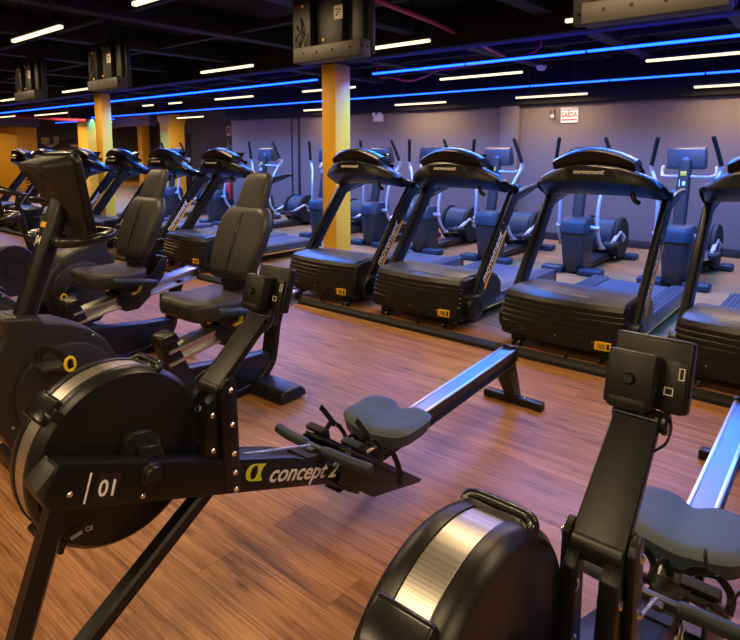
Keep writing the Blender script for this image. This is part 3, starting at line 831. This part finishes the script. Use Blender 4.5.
# raceway along the treadmill feet
w = MB()
w.prism([(3.86, 0), (3.865, .028), (3.90, .04), (3.96, .04), (3.985, .028), (3.99, 0)], -14.2, .45, .003)
tag(w.build('cable_raceway', 'matte'), 'low black cable raceway on the floor along the front of the treadmills', 'cable cover')
# ------------------------------------------------------------------ elliptical trainers
OY = 7.6
def make_elliptical():
    rt = empty('elliptical_trainer', (0, OY, 0))
    p = MB(OY)
    p.loft([[(x, 7.10+y+dy, z) for x, y in rrect(w, d, r, 5)] for z, w, d, r, dy in ((.03, .22, .36, .08, .04), (.06, .25, .42, .1, .03), (.25, .27, .46, .11, .02), (.50, .30, .44, .11, .0), (.60, .30, .40, .1, 0), (.63, .26, .34, .09, 0), (.645, .18, .2, .07, 0))])
    p.build('front_shell', 'charcoal', rt, 50)
    p = MB(OY)
    p.loft([[(x, 7.10+y, z) for x, y in rrect(w, d, .1, 5)] for z, w, d in ((.50, .31, .45), (.505, .325, .465), (.61, .325, .44), (.67, .29, .38), (.685, .22, .28))])
    p.build('shell_collar', 'grip', rt, 50)
    p = MB(OY)
    p.sweep([(0, 7.08, .62), (0, 7.16, 1.0), (0, 7.22, 1.37)], rrect(.13, .10, .035, 4), up=(0, -1, .2)); po = p.build('mast', 'charcoal', rt)
    s = MB(OY); s.box((0, 7.139, 1.235), (.06, .003, .05), .001, rx=-9); s.build('mast_label', 'sticker', po)
    s = MB(OY); s.box((-.03, 7.119, 1.13), (.008, .003, .075), 0, rx=-9); s.box((.012, 7.119, 1.13), (.03, .003, .045), 0, rx=-9); s.build('mast_number', 'white', po)
    c = MB(OY); c.prism([(7.20, 1.30), (7.22, 1.275), (7.35, 1.29), (7.37, 1.32), (7.30, 1.52), (7.27, 1.53), (7.22, 1.50)], -.19, .19, .012)
    c.sweep([(0, 7.21, 1.26), (0, 7.26, 1.42)], rrect(.10, .09, .03, 3), up=(0, -1, 0))
    co_ = c.build('console', 'blue_lit_black', rt)
    c = MB(OY); c.prism([(7.365, 1.345), (7.371, 1.347), (7.322, 1.482), (7.316, 1.48)], -.15, .15, 0); c.build('screen', 'screen', co_)
    h = MB(OY)
    h.tube([(-.27, 7.40, 1.30), (-.27, 7.37, 1.22), (-.22, 7.27, 1.195), (-.08, 7.19, 1.20), (.08, 7.19, 1.20), (.22, 7.27, 1.195), (.27, 7.37, 1.22), (.27, 7.40, 1.30)], .019, 10)
    h.build('fixed_handlebar', 'silver', rt)
    # swing arms
    for s in (-1, 1):
        a = MB(OY)
        a.tube([(s*.12, 7.10, .56), (s*.255, 7.10, .56)], .028, 14); w = .11 if s > 0 else -.02
        a.tube([(s*.235, 7.10, .57), (s*.228, 7.10+w*.2, .75), (s*.236, 7.12+w*.5, .95), (s*.275, 7.17+w*.8, 1.12), (s*.33, 7.2+w, 1.25), (s*.335, 7.18+w, 1.32)], .022, 12)
        a.tube([(s*.235, 7.10, .57), (s*.24, 7.16, .42), (s*.245, 7.27, .30)], .022, 12)
        ar = a.build('swing_arm', 'silver', rt)
        a = MB(OY); a.tube([(s*.335, 7.185+w, 1.31), (s*.30, 7.14+w, 1.46), (s*.256, 7.08+w, 1.63)], .023, 12); a.build('grip', 'matte', ar)
        a = MB(OY)
        a.sweep([(s*.235, 7.25, .30), (s*.235, 7.6, .27), (s*.225, 8.0, .42)], rrect(.05, .04, .015, 3))
        a.build('pedal_arm', 'silver', rt)
        a = MB(OY); a.prism([(7.34, .285), (7.34, .325), (7.37, .35), (7.38, .32), (7.68, .315), (7.69, .335), (7.72, .31), (7.70, .275)], s*.235-.09, s*.235+.09, .008)
        a.build('footplate', 'matte', rt)
    # rear drive drum with discs
    d = MB(OY)
    d.lathe([(0, -.17), (.23, -.17), (.245, -.155), (.245, .155), (.23, .17), (0, .17)], (0, 8.12, .33), (1, 0, 0), 40, False)
    d.build('drive_drum', 'grip', rt)
    for s in (-1, 1):
        d = MB(OY); d.lathe([(0, 0), (.26, 0), (.272, .01), (.272, .045), (.255, .06), (.10, .062), (.09, .055), (0, .055)], (s*.175, 8.12, .33), (s, 0, 0), 40, False)
        di = d.build('drum_disc', 'matte', rt)
        d = MB(OY); d.lathe([(0, .008), (.055, .008), (.06, 0)], (s*.236, 8.12, .33), (s, 0, 0), 20, False); d.build('disc_badge', 'greyprint', di)
        d = MB(OY)
        d.sweep([(s*.225, 8.0, .42), (s*.248, 8.12, .33)], rrect(.03, .05, .01, 3), up=(1, 0, 0)); d.build('crank_arm', 'silver', rt)
    d = MB(OY); d.prism([(7.2, .03), (7.2, .09), (7.95, .12), (8.30, .12), (8.34, .03)], -.10, .10, .012); d.build('base_frame', 'charcoal', rt)
    for y, w in ((6.98, .36), (8.38, .36)):
        for s in (-1, 1):
            d = MB(OY); d.box((s*.23, y, .04), (.26, .19, .08), .022, seg=3); d.build('stabilizer_foot', 'grip', rt)
        d = MB(OY); d.box((0, y, .05), (.3, .07, .06), .01); d.build('stabilizer_bar', 'frame', rt)
    return rt
El = make_elliptical()
EX = [(-1.52, 'with console seen between the two rightmost treadmills'),
      (-2.64, 'seen through the frame of the second treadmill from the right'),
      (-3.82, 'with console just left of the wall pier'),
      (-4.9, 'seen through the uprights of the third treadmill from the right'),
      (-5.85, 'just right of the big yellow column, behind the treadmill there'),
      (-7.0, 'mostly hidden behind the big yellow column'),
      (-8.6, 'first left of the big yellow column, round rear disc in view'),
      (-9.95, 'at the far end of the pale wall'),
      (-11.6, 'small and far, with console just right of the far slim yellow column'),
      (-.35, 'at the right edge of the photo behind the cut-off treadmill')]
for i, (x, l) in enumerate(EX):
    t = El if i == 0 else copy_tree(El)
    t.location.x = x
    tag(t, 'dark elliptical trainer '+l, 'elliptical trainer', 'row of elliptical trainers')
# ------------------------------------------------------------------ the room
CZ_ = 2.92
b = MB(); b.box((-13, 6, -.05), (35, 20.4, .1), 0); struct('floor', b, 'wood')
b = MB(); b.box((-13, 6, CZ_+.05), (35, 20.4, .1), 0); struct('ceiling', b, 'ceil')
b = MB(); b.box((-4.6, 9.50, 1.46), (15.8, .16, 2.92), .004); struct('wall_back', b, 'wall')
b = MB(); b.box((-4.71, 9.365, 1.46), (.33, .13, 2.92), .006); struct('trim_1', b, 'wall')
b = MB(); b.box((-10.0, 9.405, 1.12), (.05, .04, 2.24), .004); b.box((-10.24, 9.41, 1.12), (.03, .03, 2.24), .004); struct('trim_2', b, 'skirt')
b = MB(); b.box((-4.6, 9.34, 2.58), (15.8, .2, .70), .006); struct('trim_3', b, 'ceil')
b = MB(); b.box((-4.6, 9.408, .06), (15.8, .024, .12), .004); struct('baseboard_back', b, 'skirt')
b = MB(); b.box((-12.42, 10.75, 1.46), (.16, 2.6, 2.92), 0); struct('wall_return', b, 'wall')
b = MB(); b.box((-16.4, 12.08, 1.46), (8, .16, 2.92), 0); struct('wall_recess', b, 'walldark')
b = MB(); b.box((-28.1, 6, 1.46), (.2, 20.2, 2.92), 0); struct('wall_left', b, 'walldark')
b = MB(); b.box((-24.2, 16.08, 1.46), (8, .16, 2.92), 0); b.box((-20.3, 14.1, 1.46), (.16, 4, 2.92), 0); struct('wall_far', b, 'walldark')
b = MB(); b.box((3.6, 3, 1.46), (.2, 13.2, 2.92), 0); struct('wall_right', b, 'wall')
b = MB(); b.box((-12, -3.6, 1.46), (32, .2, 2.92), 0); struct('wall_front', b, 'wall')
d = MB(); d.box((-18.7, 11.985, 1.02), (.86, .03, 2.04), .005); d = struct('door_1', d, 'skirt')
# ceiling beams
b = MB(); b.box((-13, 5.30, 2.72), (32, .22, .40), .008); struct('trim_4', b, 'ceil')
k = 5
for x in (-1.0, -2.3, -3.75, -5.35, -6.9, -8.5, -10.2, -12.0, -14.0, -16.5):
    b = MB(); b.box((x, 2.6, 2.80), (.17, 12.0, .22), .006); struct('trim_%d' % k, b, 'beam'); k += 1
for y in (.9, 2.85, 4.1, 7.0, 8.1):
    b = MB(); b.box((-9, y, 2.765), (24, .07, .07), .004); struct('trim_%d' % k, b, 'beam'); k += 1
# columns
def column(x, y, sx, sy, label, top=2.52, flare=0):
    t = MB(); t.box((0, 0, top/2), (sx, sy, top), .008)
    if flare: t.prism([(-sx/2, top-.3), (sx/2, top-.3), (sx/2+flare, top), (-sx/2-flare, top)], -sy/2+.002, sy/2-.002, .005, 'y')
    o = t.build('column', 'yellow'); o.location = (x, y, 0)
    if top < 2.9:
        t = MB(); t.box((0, 0, (top+CZ_)/2), (sx*.98, sy*.98, CZ_-top), .004); t.build('column_head', 'ceil', o)
    return tag(o, label, 'column')
column(-5.095, 5.43, .23, .27, 'big yellow square column standing behind the middle treadmill')
column(-11.06, 5.40, .24, .20, 'slim far yellow column with a lilac side, behind the 04 bike console')
column(-15.2, 9.4, .44, .5, 'far wide yellow column flaring out at its top, left of the pale wall end', 2.45, .18)
column(-18.6, 8.6, .62, .4, 'far broad yellow column directly left of the slim one', 2.40)
column(-20.0, 11.2, .3, .3, 'farthest thin yellow column between the slim and the flared columns', 2.35)
# yellow built-out wall far left with its grey soffit
b = MB()
b.prism([(-27.9, 9.3), (-27.9, 7.9), (-25.6, 8.2), (-24.7, 8.7), (-24.4, 9.3)], 0, 2.32, .01, 'z')
tag(b.build('partition', 'yellow'), 'yellow faceted partition at the far left edge of the room', 'partition')
b = MB(); b.box((-26.0, 8.3, 2.55), (3.6, 2.1, .44), .01); struct('trim_30', b, 'concrete')
b = MB(); b.box((-20.6, 10.5, 2.48), (5.0, .25, .42), .01); struct('trim_31', b, 'concrete')
# posters on the far end wall
def fp(label, y, z, w, h, m, m2, n=1):
    b = MB(); b.box((-27.97, y, z), (.05, w, h), .004); o = b.build('poster', m)
    for i in range(n):
        b = MB(); b.box((-27.94, y+(-w/2+w*(i+.5)/n), z), (.012, w/n*.7, h*.6), 0); b.build('picture', m2, o)
    tag(o, label, 'poster')
fp('cream poster with an orange picture high on the far end wall', 10.98, 1.86, .34, .30, 'beige', 'stripe')
fp('cream poster high on the far end wall, right of the orange one', 11.45, 1.88, .22, .32, 'beige', 'greyprint')
fp('long pale notice board with three pictures low on the far end wall', 11.08, 1.30, .68, .36, 'greyprint', 'beige', 3)
fp('long pale notice board right of the first one on the far end wall', 11.92, 1.30, .78, .36, 'greyprint', 'beige', 2)
for y, l in ((11.1, 'white half-round wall lamp left on the far end wall'), (12.15, 'white half-round wall lamp right on the far end wall')):
    b = MB(); b.lathe([(.03, -.07), (.1, -.06), (.22, .04), (.24, .07), (.0, .07)], (-27.75, y, 1.63), (0, 0, 1), 24)
    tag(b.build('wall_lamp', 'white'), l, 'wall lamp', 'wall lamps')
# exit sign on the back wall
o = empty('exit_sign', (-3.705, 9.419, 1.93)); tag(o, 'white and red SAIDA exit sign high on the grey back wall', 'sign')
b = MB(); b.box((0, -.012, .0), (.29, .024, .0), 0) if False else b.box((0, -.012, .11), (.28, .024, .24), .004); b.build('panel', 'white', o)
b = MB(); b.box((0, -.026, .205), (.285, .03, .05), .005); b.build('header', 'greyprint', o)
text('lettering', 'SAÍDA', .115, (0, -.0255, .075), (1, 0, 0), (0, 0, 1), 'red', o, 0, 0, .004, 'CENTER', .0008, .82)
b = MB(); b.box((0, -.0248, .035), (.25, .002, .025), 0); b.build('stripe', 'red', o)
o = empty('sign_spotlight', (-3.98, 9.419, 2.07)); tag(o, 'small grey spotlight unit beside the SAIDA exit sign', 'spotlight')
b = MB(); b.box((0, -.03, 0), (.07, .06, .12), .008); b.build('body', 'bracket', o)
b = MB(); b.lathe([(.012, 0), (.03, .03), (.034, .07), (.0, .07)], (.01, -.05, -.03), (.3, -1, -.2), 16); b.build('lamp', 'greyprint', o)
o = empty('emergency_light', (-7.63, 9.421, 2.03)); tag(o, 'white emergency light box on the back wall right of the big column', 'emergency light')
b = MB(); b.box((0, -.04, .09), (.22, .08, .14), .012); b.build('body', 'spark', o)
for s in (-1, 1):
    b = MB(); b.lathe([(.02, 0), (.045, .03), (.05, .06), (0, .06)], (s*.07, -.05, .19), (s*.2, -1, -.2), 16); b.build('lamp', 'spark', o)
for z, l in ((2.08, 'upper red and white fire sign on the far recessed wall'), (1.47, 'lower red and white fire sign on the far recessed wall')):
    b = MB(); b.box((-16.05, 11.985, z), (.2, .03, .3), .003); o = b.build('fire_sign', 'white'); tag(o, l, 'sign')
    b = MB(); b.box((-16.05, 11.968, z+.02), (.14, .006, .2), 0); b.build('symbol', 'red', o)
o = empty('fire_extinguisher', (-12.72, 9.45, .20)); tag(o, 'red fire extinguisher by the corner where the pale wall ends', 'fire extinguisher')
b = MB(); b.lathe([(.0, 0), (.08, 0), (.085, .01), (.085, .38), (.06, .44), (.025, .47), (.025, .50), (0, .50)], (0, 0, 0), (0, 0, 1), 24, False); b.build('cylinder', 'red', o)
b = MB(); b.box((0, 0, .52), (.03, .1, .04), .006); b.tube([(0, -.04, .52), (0, -.12, .45), (0, -.12, .2), (0, -.1, .12)], .012, 8); b.build('valve_and_hose', 'matte', o)
b = MB(); b.prism([(-.2, -.2), (.2, -.2), (.2, .2), (-.2, .2)], -.20, -.002, .01, 'z'); b.build('stand', 'matte', o)

# ------------------------------------------------------------------ hanging televisions, seen from behind
def make_tv():
    o = empty('television', (0, 2.88, 2.065))
    b = MB(); b.box((0, .02, .25), (.68, .05, .46), .012); b.build('panel', 'tvback', o)
    b = MB(); b.box((0, .0465, .25), (.64, .004, .41), 0); b.build('screen', 'screen', o)
    b = MB()
    for x, w in ((-.22, .17), (.07, .16)): b.box((x, -.03, .24), (w, .06, .36), .008)
    b.box((.265, -.02, .25), (.09, .05, .46), .01)
    b.build('mount_plate', 'tvback', o)
    b = MB(); b.prism([(-.10, .005), (-.005, .0), (-.005, .01), (-.092, .015), (-.092, .10), (-.10, .10)], -.26, .335, .003)
    b.box((.33, -.05, .055), (.01, .10, .10), .003)
    br = b.build('bracket', 'bracket', o)
    b = MB()
    for x in (-.16, -.04, .10, .25): MB().lathe([(0, .002), (.008, .002), (.01, 0)], (x, -.1, .06), (0, -1, 0), 12, False).build('bracket_hole', 'matte', br)
    for y in (-.08, -.03): MB().lathe([(0, .004), (.008, .004), (.01, 0)], (.334, y, .06), (1, 0, 0), 12, False).build('bracket_hole', 'matte', br)
    b = MB(); b.box((.12, -.0615, .29), (.075, .003, .085), .001); lb = b.build('rating_label', 'beige', o)
    b = MB()
    for dx, dz in ((-.015, .02), (.012, .015), (-.012, -.015), (.0, -.002)): b.box((.12+dx, -.0635, .29+dz), (.018, .001, .01), 0)
    b.build('label_print', 'tvback', lb)
    b = MB()
    b.tube([(-.22, -.062, .30), (-.20, -.075, .22), (-.25, -.08, .16), (-.21, -.075, .12)], .006, 6)
    b.tube([(-.26, -.062, .25), (-.22, -.08, .21), (-.17, -.08, .18), (-.22, -.085, .10), (-.12, -.08, .10)], .005, 6)
    b.build('cable', 'matte', o)
    for x, z in ((-.20, .12), (-.01, .135), (-.2, .37), (0, .40)): MB().lathe([(0, .006), (.008, .006), (.011, 0)], (x, -.061, z), (0, -1, 0), 10, False).build('mount_screw', 'stripe', o)
    b = MB(); b.box((0, .0, .655), (.07, .05, .40), .006); b.build('ceiling_pole', 'beam', o)
    return o
TV = make_tv()
for i, (x, l) in enumerate(((-2.74, 'back of the hanging television in front of the big yellow column top'), (-.80, 'back of the hanging television cut off by the top right corner'), (-5.72, 'back of the hanging television above the slim far yellow column'), (-7.62, 'back of the hanging television nearest the left edge'))):
    t = TV if i == 0 else copy_tree(TV)
    t.location.x = x; tag(t, l, 'television', 'hanging televisions')

# ------------------------------------------------------------------ lamps
WARM = 22
def tube_lamp(x0, x1, y, z, label):
    o = empty('tube_lamp', ((x0+x1)/2, y, z)); L = x1-x0
    b = MB(); b.box((0, 0, .022), (L, .06, .03), .006); 
    for s in (-1, 1): b.box((s*L*.32, 0, (CZ_-z)/2+.03), (.012, .012, CZ_-z-.05), 0)
    b.build('lamp_housing', 'lampbody', o)
    b = MB(); b.box((0, 0, -.006), (L-.01, .042, .03), .011); b.build('diffuser', 'warm', o)
    la = bpy.data.lights.new('tube_glow', 'AREA'); la.shape = 'RECTANGLE'; la.size = L; la.size_y = .05
    la.energy = WARM*L*(.75 if y == 9.0 else 1.45 if y > 6.8 else 1.); la.color = (1., .70, .38)
    lo = bpy.data.objects.new('tube_glow', la); COL.objects.link(lo); lo.parent = o; lo.location = (0, 0, -.03)
    return tag(o, label, 'ceiling lamp', 'warm tube lamps')
ROWS = [
 ('second row from the viewer', 2.2, 2.5, [(-6.17, -5.13), (-3.98, -2.94), (-1.56, -.5), (-8.5, -7.4)]),
 ('row above the treadmill fronts', 4.65, 2.5, [(-16.4, -15.2), (-13.9, -12.85), (-10.95, -10.0), (-6.78, -5.72), (-4.28, -3.17), (-1.9, -.8)]),
 ('row above the treadmill decks', 7.3, 2.5, [(-19.2, -17.0), (-13.0, -12.55), (-11.9, -11.4), (-10.2, -9.0), (-7.65, -6.42), (-4.8, -3.52), (-2.02, -.72)]),
 ('row close to the back wall', 9.0, 2.33, [(-19.2, -17.9), (-14.3, -13.1), (-9.4, -8.8), (-6.92, -5.78), (-4.45, -3.28), (-1.86, -.7)]),
]
for nm, y, z, xs in ROWS:
    xs = sorted(xs, reverse=True)
    for i, (a, b_) in enumerate(xs):
        pos = ('rightmost', 'second from the right', 'third from the right', 'fourth from the right', 'fifth from the right', 'sixth from the right', 'seventh from the right')[i]
        tube_lamp(a, b_, y, z, 'warm tube lamp, %s in the %s' % (pos, nm))
for x0, y, z, l in ((-26.0, 6.6, 2.5, 'added warm tube lamp brightening the yellow partition at far left'), (-25.3, 12.6, 2.5, 'added warm tube lamp brightening the far end wall posters'), (-21.5, 7.0, 2.5, 'added warm tube lamp brightening the space between yellow partition and broad far column')): tube_lamp(x0, x0+1.6, y, z, l)  # extra lamps added to brighten the dark far-left end of the room
for y, xs in ((-.2, (-5.4, -3.2, -1.0, 1.2)), (-2.3, (-5.4, -3.2, -1.0, 1.2)), (2.2, (.6,))):
    for x in xs: tube_lamp(x-.55, x+.55, y, 2.62, 'warm white tube lamp overhead, outside the view')
def led(x0, x1, y, z, label, n, watts, m='blue'):
    o = empty('led_line', ((x0+x1)/2, y, z)); L = x1-x0; s = L/n
    b = MB(); b.box((0, 0, .02), (L, .035, .02), .003)
    for k in range(n+1): b.box((-L/2+min(max(k*s, .01), L-.01), 0, (CZ_-z)/2+.02), (.008, .008, CZ_-z-.04), 0)
    b.build('led_profile', 'lampbody', o)
    for k in range(n):
        b = MB(); b.box((-L/2+s*(k+.5), 0, 0), (s-.02, .03, .024), .008); b.build('led_strip', m, o)
    tag(o, label, 'led light', 'blue led lines')
    la = bpy.data.lights.new('led_glow', 'AREA'); la.shape = 'RECTANGLE'; la.size = L; la.size_y = .03
    la.energy = watts*L; la.color = (.02, .21, 1.); la.spread = R(155 if m == 'blue' else 115)
    lo = bpy.data.objects.new('led_glow', la); COL.objects.link(lo); lo.parent = o; lo.location = (0, 0, -.02)
led(-4.92, 1.9, 5.92, 2.45, 'bright blue LED line above the treadmills, running off to the right edge', 5, 76)
led(-18.4, -5.9, 5.92, 2.45, 'bright blue LED line above the treadmills, left of the big column', 10, 76)
led(-19.4, 1.9, 8.58, 2.45, 'bright blue LED line near the back wall, unbroken behind the column', 18, 26, 'blue_soft')
led(-23.4, -18.9, 9.6, 2.47, 'short blue LED line far left under the grey soffit', 3, 12, 'blue_soft')
# pipes and small ceiling fittings
b = MB(); b.tube([(-2.95, 3.0, 2.655), (-3.15, 4.7, 2.655), (-3.58, 6.9, 2.655)], .022, 10, smooth=False); tag(b.build('sprinkler_pipe', 'pipe'), 'red sprinkler pipe crossing the ceiling right of the hanging television', 'pipe')
b = MB(); b.tube([(-5.25, 6.4, 2.90), (-5.2, 6.4, 2.50), (-5.0, 6.4, 2.46), (-4.7, 6.4, 2.39), (-4.45, 6.4, 2.42), (-4.25, 6.42, 2.49), (-3.8, 6.42, 2.51), (-2.95, 6.4, 2.58), (-2.9, 6.4, 2.90)], .014, 8); tag(b.build('hose', 'pipe'), 'thin red hose sagging below the front blue LED line', 'hose')
b = MB(); b.cyl((-21, 7.78, 2.53), (-21, 7.78, CZ_), .012, 8); b.cyl((-18, 7.78, 2.36), (-18, 7.78, CZ_), .012, 8); b.tube([(-23.9, 7.78, 2.70), (-19.2, 7.78, 2.42), (-16.9, 7.78, 2.30)], .045, 10, smooth=False); tag(b.build('sprinkler_pipe', 'pipe'), 'thick red pipe crossing the far left of the ceiling', 'pipe')
b = MB(); b.tube([(-16.5, 10.6, 2.45), (-19.5, 10.6, 2.45), (-27, 12.4, 2.1)], .05, 10, smooth=False); tag(b.build('sprinkler_pipe', 'pipe'), 'red pipe low under the ceiling between the far yellow columns', 'pipe')
o = empty('smoke_detector', (-3.2, 7.15, 2.47)); tag(o, 'white dome smoke detector beside a warm tube lamp', 'smoke detector')
b = MB(); b.lathe([(.0, 0), (.04, .005), (.06, .03), (.065, .06), (0, .06)], (0, 0, 0), (0, 0, 1), 20, False); b.build('dome', 'spark', o)
b = MB(); b.cyl((0, 0, .055), (0, 0, CZ_-2.47), .012, 8); b.build('drop_rod', 'lampbody', o)
o = empty('air_vent', (-2.85, 7.75, 2.66)); tag(o, 'dark rectangular ceiling air vent beyond the front blue LED line', 'air vent')
b = MB(); b.box((0, 0, .13), (.5, .3, .26), .006); b.build('duct', 'beam', o)
b = MB()
for k in range(5): b.box((0, -.11+k*.055, -.006), (.44, .03, .01), 0, rx=25)
b.build('slat', 'beam', o)
EXPOSURE = 0.0
# ------------------------------------------------------------------ camera
F_PX, PITCH = 590., R(7)
HOR = 149.; CYP = HOR+F_PX*math.tan(PITCH)
heading = math.atan2(710, F_PX/math.cos(PITCH))
cam = bpy.data.cameras.new('camera'); co = bpy.data.objects.new('camera', cam); COL.objects.link(co)
cam.sensor_fit = 'HORIZONTAL'; cam.sensor_width = 36; cam.lens = F_PX/740*36
cam.shift_y = -(320-CYP)/740*1.0
co.location = (0, 0, 1.5); co.rotation_euler = (PI/2-PITCH, 0, PI/2-heading)
cam.clip_start = .05; cam.clip_end = 100
SC.camera = co
SC.view_settings.view_transform = 'Standard'; SC.view_settings.look = 'None'
SC.view_settings.gamma = 1; SC.view_settings.use_curve_mapping = False
SC.view_settings.exposure = EXPOSURE
